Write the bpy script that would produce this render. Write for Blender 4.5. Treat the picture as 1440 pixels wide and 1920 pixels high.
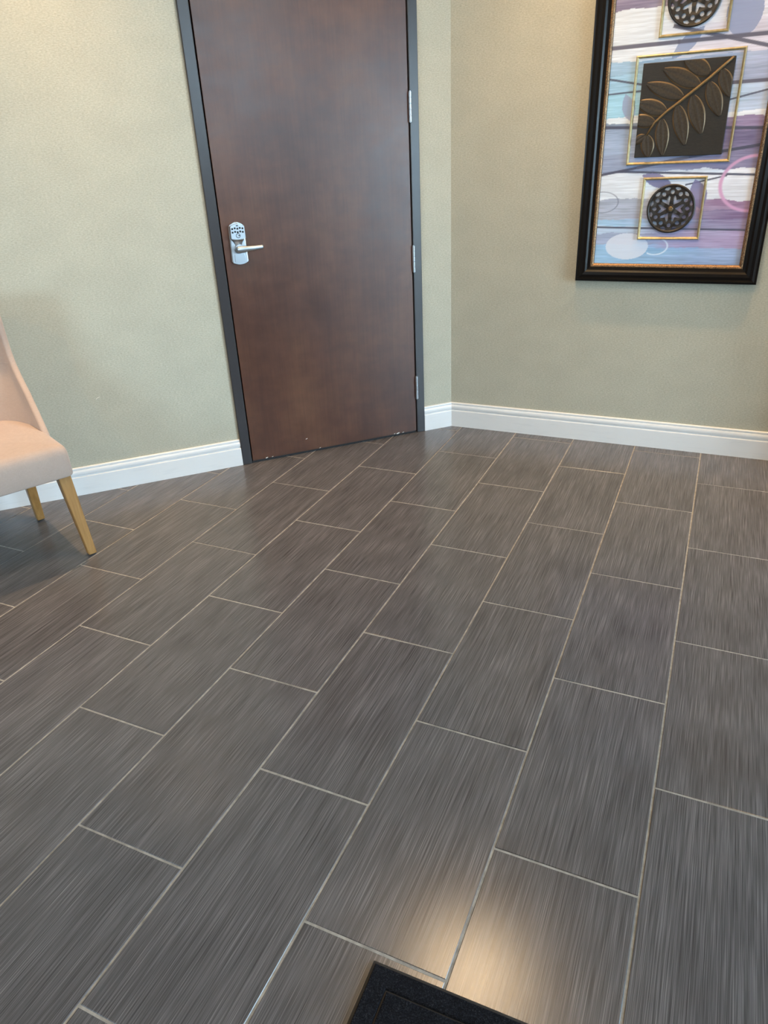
import bpy, bmesh, math, random
import numpy as np
from mathutils import Vector, Matrix

for o in list(bpy.data.objects):
    bpy.data.objects.remove(o, do_unlink=True)
scene = bpy.context.scene
COL = scene.collection
random.seed(7)
rng = np.random.default_rng(11)
PI = math.pi

# ------------------------------------------------------------------ camera
CAM_LOC = Vector((-0.03613, -3.67956, 1.39104))
RIGHT = Vector((0.91135357, 0.40924266, -0.04421662))
DOWN = Vector((0.14980907, -0.42981727, -0.89040123))
FWD = Vector((-0.38339523, 0.80484629, -0.45302377))
cd = bpy.data.cameras.new('camera')
cam = bpy.data.objects.new('camera', cd)
COL.objects.link(cam)
cd.sensor_fit = 'VERTICAL'
cd.sensor_height = 36.0
cd.lens = 1332.65 / 1920 * 36.0
cd.clip_start = 0.02
m = Matrix.Identity(4)
for i in range(3):
    m[i][0] = RIGHT[i]
    m[i][1] = -DOWN[i]
    m[i][2] = -FWD[i]
    m[i][3] = CAM_LOC[i]
cam.matrix_world = m
scene.camera = cam

# ------------------------------------------------------------------ world, exposure
SKY_STRENGTH = 39.0
SKY_COLOR = (0.60, 0.81, 1.0)
LAMP_COLOR = (1.0, 0.62, 0.28)
# unseen ceiling downlights added for warm light: x, y, watts
LAMPS = [(-2.4, -4.4, 32.0), (0.7, -4.7, 14.0)]
# unseen narrow wall washers added to warm the wall tops: x, y, watts
ADDED_WASHERS = [(-2.25, -1.58, 9.0), (-3.08, -2.45, 6.0), (0.34, -0.50, 8.0), (-0.75, -0.50, 5.5)]
BOWL = (-0.73, -1.42, 2.66)                 # hanging glass bowl lamp
BOWL_STRENGTH = 39.0
scene.view_settings.view_transform = 'Standard'
scene.view_settings.look = 'None'
scene.view_settings.gamma = 1.0
scene.view_settings.use_curve_mapping = False
scene.view_settings.exposure = -0.30
w = bpy.data.worlds.new('sky')
scene.world = w
w.use_nodes = True
bg = w.node_tree.nodes['Background']
bg.inputs['Color'].default_value = (*SKY_COLOR, 1)
bg.inputs['Strength'].default_value = SKY_STRENGTH

# ------------------------------------------------------------------ layout (metres)
ANG = math.radians(46.2)                       # the left wall stands at 46 degrees to the right one
U = Vector((math.cos(ANG), math.sin(ANG), 0))  # along the left wall, towards the corner
N = Vector((math.sin(ANG), -math.cos(ANG), 0)) # out of the left wall, into the room
K = Vector((-1.2905, -0.113, 0))               # corner at the baseboard faces
BB = 0.014                                     # baseboard thickness
W0 = K + U * 0.006 - N * BB                    # corner of the two walls
CEIL = 3.0
XR = 3.0
YB = -5.6
XL = -4.6
TL = (W0.x - XL) / U.x                         # length of the left wall
YL = W0.y - TL * U.y
ROOM = [(W0.x, W0.y), (XL, YL), (XL, YB), (XR, YB), (XR, W0.y)]   # counter-clockwise
LEFT = Matrix.Translation(W0) @ Matrix.Rotation(ANG, 4, 'Z')      # local x along wall, -y into the room
RIGHTM = Matrix.Translation((0, W0.y, 0))


# ------------------------------------------------------------------ helpers
def lin(r, g, b):
    def f(c):
        c /= 255.0
        return c / 12.92 if c <= 0.04045 else ((c + 0.055) / 1.055) ** 2.4
    return (f(r), f(g), f(b), 1.0)


def obj(name, bm, mat=None, parent=None, mx=None, smooth=False):
    if isinstance(bm, bmesh.types.BMesh):
        bmesh.ops.recalc_face_normals(bm, faces=bm.faces)
        me = bpy.data.meshes.new(name)
        bm.to_mesh(me)
        bm.free()
    else:
        me = bm
    if mat is not None and len(me.materials) == 0:
        for mm in (mat if isinstance(mat, (list, tuple)) else [mat]):
            me.materials.append(mm)
    if smooth:
        me.shade_smooth()
    o = bpy.data.objects.new(name, me)
    COL.objects.link(o)
    if parent is not None:
        o.parent = parent
    if mx is not None:
        o.matrix_local = mx
    return o


def empty(name, mx):
    o = bpy.data.objects.new(name, None)
    o.empty_display_size = 0.1
    COL.objects.link(o)
    o.matrix_local = mx
    return o


def tag(o, label, cat=None, group=None, kind=None):
    o['label'] = label
    if cat:
        o['category'] = cat
    if group:
        o['group'] = group
    if kind:
        o['kind'] = kind
    return o


def add_box(bm, x0, x1, y0, y1, z0, z1, bevel=0.0, seg=2):
    r = bmesh.ops.create_cube(bm, size=1.0)
    vs = r['verts']
    for v in vs:
        v.co = Vector(((x0 + x1) / 2 + v.co.x * (x1 - x0), (y0 + y1) / 2 + v.co.y * (y1 - y0), (z0 + z1) / 2 + v.co.z * (z1 - z0)))
    if bevel:
        es = {e for v in vs for e in v.link_edges}
        bmesh.ops.bevel(bm, geom=list(es), offset=bevel, segments=seg, affect='EDGES', profile=0.5)
    return bm


def box(*a, **k):
    return add_box(bmesh.new(), *a, **k)


def add_prism(bm, pts, y0, y1, bevel=0.0, seg=2):
    """outline pts in (x,z), extruded from y0 (front) to y1 (back); front rim bevelled"""
    vf = [bm.verts.new((x, y0, z)) for x, z in pts]
    vb = [bm.verts.new((x, y1, z)) for x, z in pts]
    f = bm.faces.new(vf)
    bm.faces.new(vb[::-1])
    n = len(pts)
    for i in range(n):
        j = (i + 1) % n
        bm.faces.new((vf[j], vf[i], vb[i], vb[j]))
    if bevel:
        bmesh.ops.bevel(bm, geom=list(f.edges), offset=bevel, segments=seg, affect='EDGES', profile=0.5)
    return bm


def add_cyl(bm, p0, p1, r0, r1=None, n=20, bevel=0.0):
    r1 = r0 if r1 is None else r1
    p0, p1 = Vector(p0), Vector(p1)
    d = (p1 - p0).normalized()
    a = d.orthogonal().normalized()
    b = d.cross(a)
    c = [[bm.verts.new(p + (a * math.cos(2 * PI * i / n) + b * math.sin(2 * PI * i / n)) * r) for i in range(n)] for p, r in ((p0, r0), (p1, r1))]
    for i in range(n):
        j = (i + 1) % n
        bm.faces.new((c[0][i], c[0][j], c[1][j], c[1][i]))
    f0 = bm.faces.new(c[0][::-1])
    f1 = bm.faces.new(c[1])
    if bevel:
        bmesh.ops.bevel(bm, geom=list(f0.edges) + list(f1.edges), offset=bevel, segments=2, affect='EDGES', profile=0.5)
    return bm


def add_tube(bm, pts, r, n=8):
    """round bar along a polyline"""
    pts = [Vector(p) for p in pts]
    rings = []
    up = None
    for i, p in enumerate(pts):
        d = (pts[min(i + 1, len(pts) - 1)] - pts[max(i - 1, 0)]).normalized()
        if up is None:
            up = d.orthogonal().normalized()
        a = (up - d * up.dot(d)).normalized()
        b = d.cross(a)
        rr = r[i] if isinstance(r, (list, tuple)) else r
        rings.append([bm.verts.new(p + (a * math.cos(2 * PI * k / n) + b * math.sin(2 * PI * k / n)) * rr) for k in range(n)])
    for q in range(len(rings) - 1):
        for k in range(n):
            l = (k + 1) % n
            bm.faces.new((rings[q][k], rings[q][l], rings[q + 1][l], rings[q + 1][k]))
    bm.faces.new(rings[0][::-1])
    bm.faces.new(rings[-1])
    return bm


def loft(bm, rings, cap0=True, cap1=True):
    vr = [[bm.verts.new(p) for p in r] for r in rings]
    n = len(vr[0])
    for a, b in zip(vr[:-1], vr[1:]):
        for i in range(n):
            j = (i + 1) % n
            bm.faces.new((a[i], a[j], b[j], b[i]))
    if cap0:
        bm.faces.new(vr[0][::-1])
    if cap1:
        bm.faces.new(vr[-1])
    return bm


def sweep_rect(bm, x0, x1, z0, z1, prof):
    """mitred moulding round a rectangle; prof = closed list of (inset from the outer edge, y)"""
    corners = [(x0, z0, 1, 1), (x1, z0, -1, 1), (x1, z1, -1, -1), (x0, z1, 1, -1)]
    rings = [[bm.verts.new((cx + sx * q, y, cz + sz * q)) for q, y in prof] for cx, cz, sx, sz in corners]
    n = len(prof)
    for k in range(4):
        a, b = rings[k], rings[(k + 1) % 4]
        for i in range(n):
            j = (i + 1) % n
            bm.faces.new((a[i], a[j], b[j], b[i]))
    return bm


def convex_offset(pts, d):
    """inset a counter-clockwise convex polygon by d"""
    n = len(pts)
    out = []
    for i in range(n):
        p0, p1, p2 = Vector(pts[i - 1]), Vector(pts[i]), Vector(pts[(i + 1) % n])
        e0, e1 = (p1 - p0).normalized(), (p2 - p1).normalized()
        n0, n1 = Vector((-e0.y, e0.x)), Vector((-e1.y, e1.x))
        den = 1 + n0.dot(n1)
        out.append(p1 + (n0 + n1) * (d / max(den, 0.2)))
    return out


def clip(poly, edge):
    (ax, ay), (bx, by) = edge
    res = []
    side = lambda p: (bx - ax) * (p[1] - ay) - (by - ay) * (p[0] - ax)
    for i in range(len(poly)):
        p, q = poly[i - 1], poly[i]
        sp, sq = side(p), side(q)
        if (sp >= 0) != (sq >= 0):
            t = sp / (sp - sq)
            res.append((p[0] + (q[0] - p[0]) * t, p[1] + (q[1] - p[1]) * t))
        if sq >= 0:
            res.append(q)
    return res


# ------------------------------------------------------------------ materials
def mat(name, color=(0.5, 0.5, 0.5, 1), rough=0.5, metal=0.0, spec=0.5):
    mm = bpy.data.materials.new(name)
    mm.use_nodes = True
    b = mm.node_tree.nodes['Principled BSDF']
    b.inputs['Base Color'].default_value = color
    b.inputs['Roughness'].default_value = rough
    b.inputs['Metallic'].default_value = metal
    b.inputs['Specular IOR Level'].default_value = spec
    return mm, mm.node_tree, b


def nd(nt, kind, **kw):
    n = nt.nodes.new(kind)
    for k, v in kw.items():
        setattr(n, k, v)
    return n


def noise(nt, scale3, detail=2.0, rough=0.5, offset=None, coord='Object'):
    tc = nd(nt, 'ShaderNodeTexCoord')
    mp = nd(nt, 'ShaderNodeMapping')
    mp.inputs['Scale'].default_value = scale3
    nt.links.new(tc.outputs[coord], mp.inputs['Vector'])
    vec = mp.outputs['Vector']
    if offset is not None:
        ad = nd(nt, 'ShaderNodeVectorMath', operation='ADD')
        nt.links.new(vec, ad.inputs[0])
        nt.links.new(offset, ad.inputs[1])
        vec = ad.outputs['Vector']
    nz = nd(nt, 'ShaderNodeTexNoise')
    nz.inputs['Scale'].default_value = 1.0
    nz.inputs['Detail'].default_value = detail
    nz.inputs['Roughness'].default_value = rough
    nt.links.new(vec, nz.inputs['Vector'])
    return nz.outputs['Fac']


def ramp(nt, fac, stops):
    r = nd(nt, 'ShaderNodeValToRGB')
    e = r.color_ramp.elements
    e[0].position, e[0].color = stops[0]
    e[1].position, e[1].color = stops[-1]
    for p, c in stops[1:-1]:
        x = e.new(p)
        x.color = c
    nt.links.new(fac, r.inputs['Fac'])
    return r.outputs['Color']


def mix(nt, fac, a, b, mode='MIX'):
    n = nd(nt, 'ShaderNodeMix', data_type='RGBA', blend_type=mode)
    for sock, v in ((n.inputs[0], fac), (n.inputs[6], a), (n.inputs[7], b)):
        if hasattr(v, 'links'):
            nt.links.new(v, sock)
        else:
            sock.default_value = v
    return n.outputs[2]


def bump(nt, bsdf, h, strength, dist):
    b = nd(nt, 'ShaderNodeBump')
    b.inputs['Strength'].default_value = strength
    b.inputs['Distance'].default_value = dist
    nt.links.new(h, b.inputs['Height'])
    nt.links.new(b.outputs['Normal'], bsdf.inputs['Normal'])


def grey(v):
    return (v, v, v, 1)


# woven vinyl wallpaper: short horizontal fibres
M_WALL, nt, b = mat('wallpaper', rough=0.62, spec=0.35)
fib = noise(nt, (85, 85, 380), 3, 0.6)
spk = noise(nt, (130, 130, 230), 2, 0.5)
cl = noise(nt, (6, 6, 9), 3, 0.5)
c = mix(nt, 0.5, ramp(nt, fib, [(0.28, grey(0.72)), (0.72, grey(1.24))]), ramp(nt, spk, [(0.30, grey(0.80)), (0.70, grey(1.18))]))
c = mix(nt, 1.0, c, ramp(nt, cl, [(0.35, grey(0.97)), (0.65, grey(1.03))]), 'MULTIPLY')
c = mix(nt, 1.0, c, (0.430, 0.412, 0.330, 1), 'MULTIPLY')
nt.links.new(c, b.inputs['Base Color'])
bump(nt, b, fib, 0.35, 0.0008)

M_PLASTER, nt, b = mat('ceiling_paint', (0.74, 0.72, 0.68, 1), 0.8)
h = noise(nt, (90, 90, 90), 3)
bump(nt, b, h, 0.2, 0.001)

# brushed dark porcelain
M_TILE, nt, b = mat('brushed_porcelain', rough=0.36, spec=0.5)
oi = nd(nt, 'ShaderNodeObjectInfo')
cb = nd(nt, 'ShaderNodeCombineXYZ')
for i, k in enumerate((813.0, 377.0, 91.0)):
    mu = nd(nt, 'ShaderNodeMath', operation='MULTIPLY')
    mu.inputs[1].default_value = k
    nt.links.new(oi.outputs['Random'], mu.inputs[0])
    nt.links.new(mu.outputs[0], cb.inputs[i])
off = cb.outputs[0]
s1 = noise(nt, (850, 6.5, 1), 2, 0.6, off)
s2 = noise(nt, (320, 4.0, 1), 3, 0.55, off)
s3 = noise(nt, (14, 5.0, 1), 2, 0.5, off)
c1 = ramp(nt, s1, [(0.26, (0.037, 0.0358, 0.0385, 1)), (0.50, (0.091, 0.0870, 0.0930, 1)), (0.76, (0.198, 0.190, 0.200, 1))])
c2 = ramp(nt, s2, [(0.30, grey(0.84)), (0.72, grey(1.17))])
c3 = ramp(nt, s3, [(0.30, grey(0.88)), (0.70, grey(1.13))])
c = mix(nt, 1.0, mix(nt, 1.0, c1, c2, 'MULTIPLY'), c3, 'MULTIPLY')
nt.links.new(c, b.inputs['Base Color'])
rr = nd(nt, 'ShaderNodeMapRange')
rr.inputs['To Min'].default_value = 0.16
rr.inputs['To Max'].default_value = 0.25
nt.links.new(s2, rr.inputs['Value'])
nt.links.new(rr.outputs[0], b.inputs['Roughness'])
bump(nt, b, s1, 0.12, 0.0003)

M_GROUT, nt, b = mat('grout', rough=0.85)
g = noise(nt, (35, 35, 35), 4, 0.6)
nt.links.new(ramp(nt, g, [(0.3, lin(120, 116, 111)), (0.7, lin(168, 164, 158))]), b.inputs['Base Color'])

# stained flat veneer door
M_DOOR, nt, b = mat('stained_veneer', rough=0.40, spec=0.42)
d1 = noise(nt, (3.2, 3.2, 2.2), 4, 0.55)
d2 = noise(nt, (120, 120, 4.0), 3, 0.6)
d3 = noise(nt, (9, 9, 16), 3, 0.6)
c = ramp(nt, d1, [(0.30, (0.052, 0.0190, 0.0110, 1)), (0.50, (0.076, 0.0295, 0.0160, 1)), (0.72, (0.106, 0.046, 0.0240, 1))])
c = mix(nt, 1.0, c, ramp(nt, d2, [(0.3, grey(0.90)), (0.7, grey(1.10))]), 'MULTIPLY')
c = mix(nt, 1.0, c, ramp(nt, d3, [(0.3, grey(0.88)), (0.7, grey(1.12))]), 'MULTIPLY')
nt.links.new(c, b.inputs['Base Color'])
rr = nd(nt, 'ShaderNodeMapRange')
rr.inputs['To Min'].default_value = 0.30
rr.inputs['To Max'].default_value = 0.42
nt.links.new(d3, rr.inputs['Value'])
nt.links.new(rr.outputs[0], b.inputs['Roughness'])

M_FRAME, nt, b = mat('bronze_grey_enamel', lin(54, 52, 54), 0.32, spec=0.34)
M_GAP, _, _ = mat('dark_recess', (0.012, 0.011, 0.011, 1), 0.7)

M_TRIM, nt, b = mat('white_trim_paint', rough=0.38)
g = noise(nt, (5, 5, 60), 4, 0.65)
nt.links.new(ramp(nt, g, [(0.30, (0.66, 0.665, 0.67, 1)), (0.45, (0.72, 0.72, 0.72, 1))]), b.inputs['Base Color'])
M_CHIP, _, _ = mat('pale_chip', (0.75, 0.72, 0.66, 1), 0.8)

M_CHROME, nt, b = mat('satin_chrome', (0.47, 0.49, 0.52, 1), 0.36, 1.0)
g = noise(nt, (30, 30, 400), 2)
bump(nt, b, g, 0.05, 0.0005)
M_KEY, _, _ = mat('dark_key_print', (0.03, 0.033, 0.036, 1), 0.8, spec=0.1)

M_FABRIC, nt, b = mat('beige_linen', rough=0.92, spec=0.2)
f1 = noise(nt, (60, 60, 700), 3, 0.6)
f2 = noise(nt, (500, 500, 120), 3, 0.6)
f3 = noise(nt, (9, 9, 9), 3, 0.5)
c = mix(nt, 0.5, ramp(nt, f1, [(0.3, grey(0.90)), (0.7, grey(1.08))]), ramp(nt, f2, [(0.3, grey(0.90)), (0.7, grey(1.08))]))
c = mix(nt, 1.0, c, ramp(nt, f3, [(0.3, grey(0.96)), (0.7, grey(1.03))]), 'MULTIPLY')
c = mix(nt, 1.0, c, (0.400, 0.305, 0.255, 1), 'MULTIPLY')
nt.links.new(c, b.inputs['Base Color'])
b.inputs['Sheen Weight'].default_value = 0.25
bump(nt, b, f1, 0.2, 0.0006)
M_SEAM, _, _ = mat('seam_thread', (0.40, 0.31, 0.26, 1), 0.9)

M_OAK, nt, b = mat('golden_oak', rough=0.42)
g = noise(nt, (90, 90, 7), 4, 0.6)
nt.links.new(ramp(nt, g, [(0.3, (0.26, 0.125, 0.034, 1)), (0.7, (0.39, 0.205, 0.066, 1))]), b.inputs['Base Color'])
M_RUBBER, nt, b = mat('black_rubber', (0.016, 0.015, 0.015, 1), 0.7)

M_PILE, nt, b = mat('charcoal_carpet', rough=0.95, spec=0.1)
p1 = noise(nt, (420, 420, 420), 3, 0.7)
p2 = noise(nt, (60, 60, 60), 3, 0.6)
c = mix(nt, 1.0, ramp(nt, p1, [(0.30, (0.003, 0.0035, 0.005, 1)), (0.55, (0.011, 0.012, 0.017, 1)), (0.75, (0.050, 0.053, 0.062, 1))]),
        ramp(nt, p2, [(0.3, grey(0.65)), (0.7, grey(1.25))]), 'MULTIPLY')
nt.links.new(c, b.inputs['Base Color'])
bump(nt, b, p1, 1.0, 0.004)

M_BLACKWOOD, nt, b = mat('black_lacquer_moulding', (0.006, 0.0045, 0.004, 1), 0.28, spec=0.18)
M_LINER, nt, b = mat('bronze_beaded_liner', rough=0.42, metal=0.6)
g = noise(nt, (300, 300, 300), 2, 0.6)
nt.links.new(ramp(nt, g, [(0.35, (0.045, 0.022, 0.012, 1)), (0.62, (0.33, 0.19, 0.09, 1))]), b.inputs['Base Color'])
M_GOLD, nt, b = mat('antique_gold', rough=0.40, metal=0.55)
g = noise(nt, (60, 60, 60), 3, 0.6)
nt.links.new(ramp(nt, g, [(0.3, (0.40, 0.31, 0.15, 1)), (0.7, (0.56, 0.46, 0.26, 1))]), b.inputs['Base Color'])
M_RELIEF, nt, b = mat('dark_bronze_relief', rough=0.50, metal=0.15)
g = noise(nt, (60, 60, 260), 3, 0.6)
nt.links.new(ramp(nt, g, [(0.3, (0.013, 0.0105, 0.008, 1)), (0.7, (0.026, 0.021, 0.016, 1))]), b.inputs['Base Color'])
M_LEAF, nt, b = mat('rubbed_bronze_leaf', rough=0.45, metal=0.3)
g = noise(nt, (120, 120, 120), 3, 0.6)
nt.links.new(ramp(nt, g, [(0.3, (0.030, 0.021, 0.013, 1)), (0.7, (0.056, 0.041, 0.026, 1))]), b.inputs['Base Color'])
M_LEAFRIM, nt, b = mat('rubbed_gold_edge', (0.150, 0.098, 0.048, 1), 0.42, 0.4)
M_STEM, nt, b = mat('rubbed_gold_stem', (0.21, 0.130, 0.055, 1), 0.45, 0.45)
M_MEDAL, nt, b = mat('dark_bronze_medallion', (0.026, 0.020, 0.016, 1), 0.42, 0.2)

M_PAINT, nt, b = mat('painted_canvas', rough=0.55)
at = nd(nt, 'ShaderNodeAttribute')
at.attribute_name = 'paint'
nt.links.new(at.outputs['Color'], b.inputs['Base Color'])
g = noise(nt, (40, 40, 500), 3, 0.6)
bump(nt, b, g, 0.2, 0.0006)

M_GLASS = bpy.data.materials.new('window_glass')
M_GLASS.use_nodes = True
nt = M_GLASS.node_tree
nt.nodes.clear()
out = nd(nt, 'ShaderNodeOutputMaterial')
tr = nd(nt, 'ShaderNodeBsdfTransparent')
tr.inputs[0].default_value = (0.93, 0.96, 0.96, 1)
gl = nd(nt, 'ShaderNodeBsdfGlossy')
gl.inputs['Roughness'].default_value = 0.03
fr = nd(nt, 'ShaderNodeFresnel')
mx_ = nd(nt, 'ShaderNodeMixShader')
nt.links.new(fr.outputs[0], mx_.inputs[0])
nt.links.new(tr.outputs[0], mx_.inputs[1])
nt.links.new(gl.outputs[0], mx_.inputs[2])
nt.links.new(mx_.outputs[0], out.inputs[0])

M_LENS, nt, b = mat('lamp_lens', (0.8, 0.8, 0.8, 1), 0.5)
b.inputs['Emission Color'].default_value = (*LAMP_COLOR, 1)
b.inputs['Emission Strength'].default_value = 4.0
M_PAVE, _, _ = mat('concrete_pavement', (0.42, 0.42, 0.40, 1), 0.9)


# ------------------------------------------------------------------ floor: grout bed and one object for every tile
PW, PL = 0.308, 0.6136          # pitch across and along
GAP = 0.0054
bm = bmesh.new()
pts = [Vector((x, y, 0)) for x, y in ROOM]
cen = sum(pts, Vector()) / len(pts)
big = [p + (p - cen).normalized() * 0.05 for p in pts]
top = [bm.verts.new((p.x, p.y, -0.0014)) for p in big]
bot = [bm.verts.new((p.x, p.y, -0.10)) for p in big]
bm.faces.new(top)
bm.faces.new(bot[::-1])
for i in range(len(top)):
    j = (i + 1) % len(top)
    bm.faces.new((top[j], top[i], bot[i], bot[j]))
floor = obj('floor', bm, M_GROUT)
tag(floor, 'dark grey brushed porcelain tile floor laid in half bond with pale grout', kind='structure')


def tile_mesh(poly):
    bm = bmesh.new()
    inn = convex_offset(poly, 0.0011)
    lo = [bm.verts.new((p[0], p[1], -0.009)) for p in poly]
    mi = [bm.verts.new((p[0], p[1], -0.0010)) for p in poly]
    hi = [bm.verts.new((p[0], p[1], 0.0)) for p in inn]
    n = len(poly)
    for i in range(n):
        j = (i + 1) % n
        bm.faces.new((lo[i], lo[j], mi[j], mi[i]))
        bm.faces.new((mi[i], mi[j], hi[j], hi[i]))
    bm.faces.new(hi)
    me = bpy.data.meshes.new('floor_tile')
    bm.to_mesh(me)
    bm.free()
    me.materials.append(M_TILE)
    return me


hw, hl = (PW - GAP) / 2, (PL - GAP) / 2
full = [(-hw, -hl), (hw, -hl), (hw, hl), (-hw, hl)]
FULL_ME = tile_mesh(full)
edges = [(ROOM[i], ROOM[(i + 1) % len(ROOM)]) for i in range(len(ROOM))]
for r in range(-12, 17):
    x = -(r + 0.5) * PW
    y_off = 0.130 if r % 2 else -0.1745
    for k in range(-2, 12):
        y = y_off - (k - 0.5) * PL
        poly = [(x + a, y + b_) for a, b_ in full]
        cut = poly
        for e in edges:
            cut = clip(cut, e)
            if len(cut) < 3:
                break
        if len(cut) < 3:
            continue
        area = 0.5 * abs(sum(cut[i - 1][0] * cut[i][1] - cut[i][0] * cut[i - 1][1] for i in range(len(cut))))
        if area < 0.0012:
            continue
        whole = area > 0.9999 * 4 * hw * hl
        if whole:
            me = FULL_ME
        else:
            cl_ = []
            for p in cut:
                if not cl_ or (abs(p[0] - cl_[-1][0]) + abs(p[1] - cl_[-1][1])) > 0.002:
                    cl_.append(p)
            if (abs(cl_[0][0] - cl_[-1][0]) + abs(cl_[0][1] - cl_[-1][1])) <= 0.002:
                cl_.pop()
            if len(cl_) < 3:
                continue
            me = tile_mesh([(p[0] - x, p[1] - y) for p in cl_])
        o = obj('floor_tile', me, None, floor)
        # tiles sit a hair uneven, as laid
        t = Matrix.Rotation(random.uniform(-0.0016, 0.0016), 4, 'X') @ Matrix.Rotation(random.uniform(-0.0022, 0.0022), 4, 'Y')
        o.matrix_local = Matrix.Translation((x, y, random.uniform(-0.0003, 0.0003))) @ t

# ------------------------------------------------------------------ walls and ceiling
DOOR_L, DOOR_R = -1.184, -0.170       # outer edges of the door frame along the wall (local x)
DOOR_TOP = 2.19
TH = 0.16
bm = bmesh.new()
add_box(bm, -TL - 0.1, DOOR_L + 0.012, 0.0, TH, -0.05, CEIL)
add_box(bm, DOOR_R - 0.012, 0.10, 0.0, TH, -0.05, CEIL)
add_box(bm, DOOR_L + 0.012, DOOR_R - 0.012, 0.0, TH, DOOR_TOP - 0.012, CEIL)
add_box(bm, DOOR_L + 0.012, DOOR_R - 0.012, TH - 0.03, TH, -0.05, DOOR_TOP - 0.012)
wl = obj('wall_left', bm, M_WALL, mx=LEFT)
tag(wl, 'sage beige woven wallpaper wall with the brown door', kind='structure')
wr = obj('wall_right', box(W0.x - 0.02, XR + TH, 0.0, TH, -0.05, CEIL), M_WALL, mx=RIGHTM)
tag(wr, 'sage beige woven wallpaper wall with the framed art', kind='structure')
tag(obj('wall_far_left', box(XL - TH, XL, YB - TH, YL + 0.1, -0.05, CEIL), M_WALL), 'wallpapered wall beyond the chair', kind='structure')
BWX0, BWX1, BWZ0, BWZ1 = -3.2, -2.1, 1.05, 2.15
bm = bmesh.new()
add_box(bm, XL, BWX0, YB - TH, YB, -0.05, CEIL)
add_box(bm, BWX1, XR + TH, YB - TH, YB, -0.05, CEIL)
add_box(bm, BWX0, BWX1, YB - TH, YB, -0.05, BWZ0)
add_box(bm, BWX0, BWX1, YB - TH, YB, BWZ1, CEIL)
tag(obj('wall_back', bm, M_WALL), 'wallpapered wall behind the viewer', kind='structure')
ADDED_WINDOWS = [(-5.25, -3.40, 1.60, 2.96, 2, 'added_window_1', 'added unseen high bronze framed window in the side wall'),  # unseen, added for the sheen on the door
           (-2.40, -0.90, 0.03, 2.30, 2, 'added_window_2', 'added unseen floor length bronze framed entrance glazing in the side wall')]  # unseen, added to bring daylight to the corner
bm = bmesh.new()
ys = [YB, ADDED_WINDOWS[0][0], ADDED_WINDOWS[0][1], ADDED_WINDOWS[1][0], ADDED_WINDOWS[1][1], W0.y]
for a, b_ in ((0, 1), (2, 3), (4, 5)):
    add_box(bm, XR, XR + TH, ys[a], ys[b_], -0.05, CEIL)
for WY0, WY1, WZ0, WZ1, _, _, _ in ADDED_WINDOWS:
    add_box(bm, XR, XR + TH, WY0, WY1, WZ1, CEIL)
    add_box(bm, XR, XR + TH, WY0, WY1, -0.05, WZ0)
tag(obj('wall_side', bm, M_WALL), 'wallpapered wall holding the added entrance glazing', kind='structure')
bm = bmesh.new()
add_box(bm, XL - TH, XR + TH, YB - TH, W0.y + TH, CEIL, CEIL + 0.1)
tag(obj('ceiling', bm, M_PLASTER), 'off white painted ceiling', kind='structure')

tag(obj('added_shade_wall', box(0.64, 0.78, -0.36, W0.y + 0.02, -0.05, CEIL), M_WALL), 'added unseen short wall that shades the wall beside the framed art', kind='structure')  # unseen stub added to shade the right end of the right wall

# unseen windows added to let daylight onto walls, door and chair
def glazing(name, label, mx, y0, y1, z0, z1, npanes):
    """framed panes in local y-z, outside towards local +x"""
    win = empty(name, mx)
    tag(win, label, kind='structure')
    bm = bmesh.new()
    for i in range(npanes + 1):
        y = y0 + (y1 - y0 - 0.06) * i / npanes
        add_box(bm, -0.05, 0.05, y, y + 0.06, z0, z1, 0.003)
    add_box(bm, -0.05, 0.05, y0, y1, z0, z0 + 0.08, 0.003)
    add_box(bm, -0.05, 0.05, y0, y1, z1 - 0.05, z1, 0.003)
    obj('window_frame', bm, M_FRAME, win)
    for i in range(npanes):
        a = y0 + (y1 - y0 - 0.06) * i / npanes + 0.05
        b_ = y0 + (y1 - y0 - 0.06) * (i + 1) / npanes + 0.01
        obj('pane', box(-0.003, 0.003, a, b_, z0 + 0.07, z1 - 0.04), M_GLASS, win)
    li = bpy.data.lights.new('sky_portal', 'AREA')
    li.shape = 'RECTANGLE'
    li.size = z1 - z0
    li.size_y = y1 - y0
    li.cycles.is_portal = True
    po = bpy.data.objects.new('sky_portal', li)
    COL.objects.link(po)
    po.matrix_world = mx @ Matrix.Translation((TH / 2 + 0.01, (y0 + y1) / 2, (z0 + z1) / 2)) @ Matrix.Rotation(PI / 2, 4, 'Y')


for WY0, WY1, WZ0, WZ1, NP, wname, wlab in ADDED_WINDOWS:
    glazing(wname, wlab, Matrix.Translation((XR + TH / 2, 0, 0)), WY0, WY1, WZ0, WZ1, NP)
glazing('added_window_3', 'added unseen bronze framed window in the wall behind the viewer', Matrix.Translation((0, YB - TH / 2, 0)) @ Matrix.Rotation(-PI / 2, 4, 'Z'), BWX0, BWX1, BWZ0, BWZ1, 2)  # unseen window added for cool frontal light on the chair
bm = bmesh.new()
add_box(bm, XR + TH, XR + 12, -16, 8, -0.16, -0.06)
add_box(bm, -14, XR + TH, -16, YB - TH, -0.16, -0.06)
tag(obj('pavement', bm, M_PAVE), 'pale concrete pavement outside the windows', kind='structure')

# baseboards -------------------------------------------------------------
BH = 0.1355
# (distance from the wall, height), closed by the wall itself
PROF = [(0, 0.0), (0.0140, 0.0), (0.0140, 0.0885), (0.0132, 0.0905), (0.0066, 0.0925), (0.0070, 0.0955), (0.0118, 0.1020), (0.0124, 0.1085), (0.0118, 0.1150),
        (0.0096, 0.1215), (0.0058, 0.1226), (0.0062, 0.1246), (0.0086, 0.1290), (0.0076, 0.1335), (0.0040, BH), (0, BH)]


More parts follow.
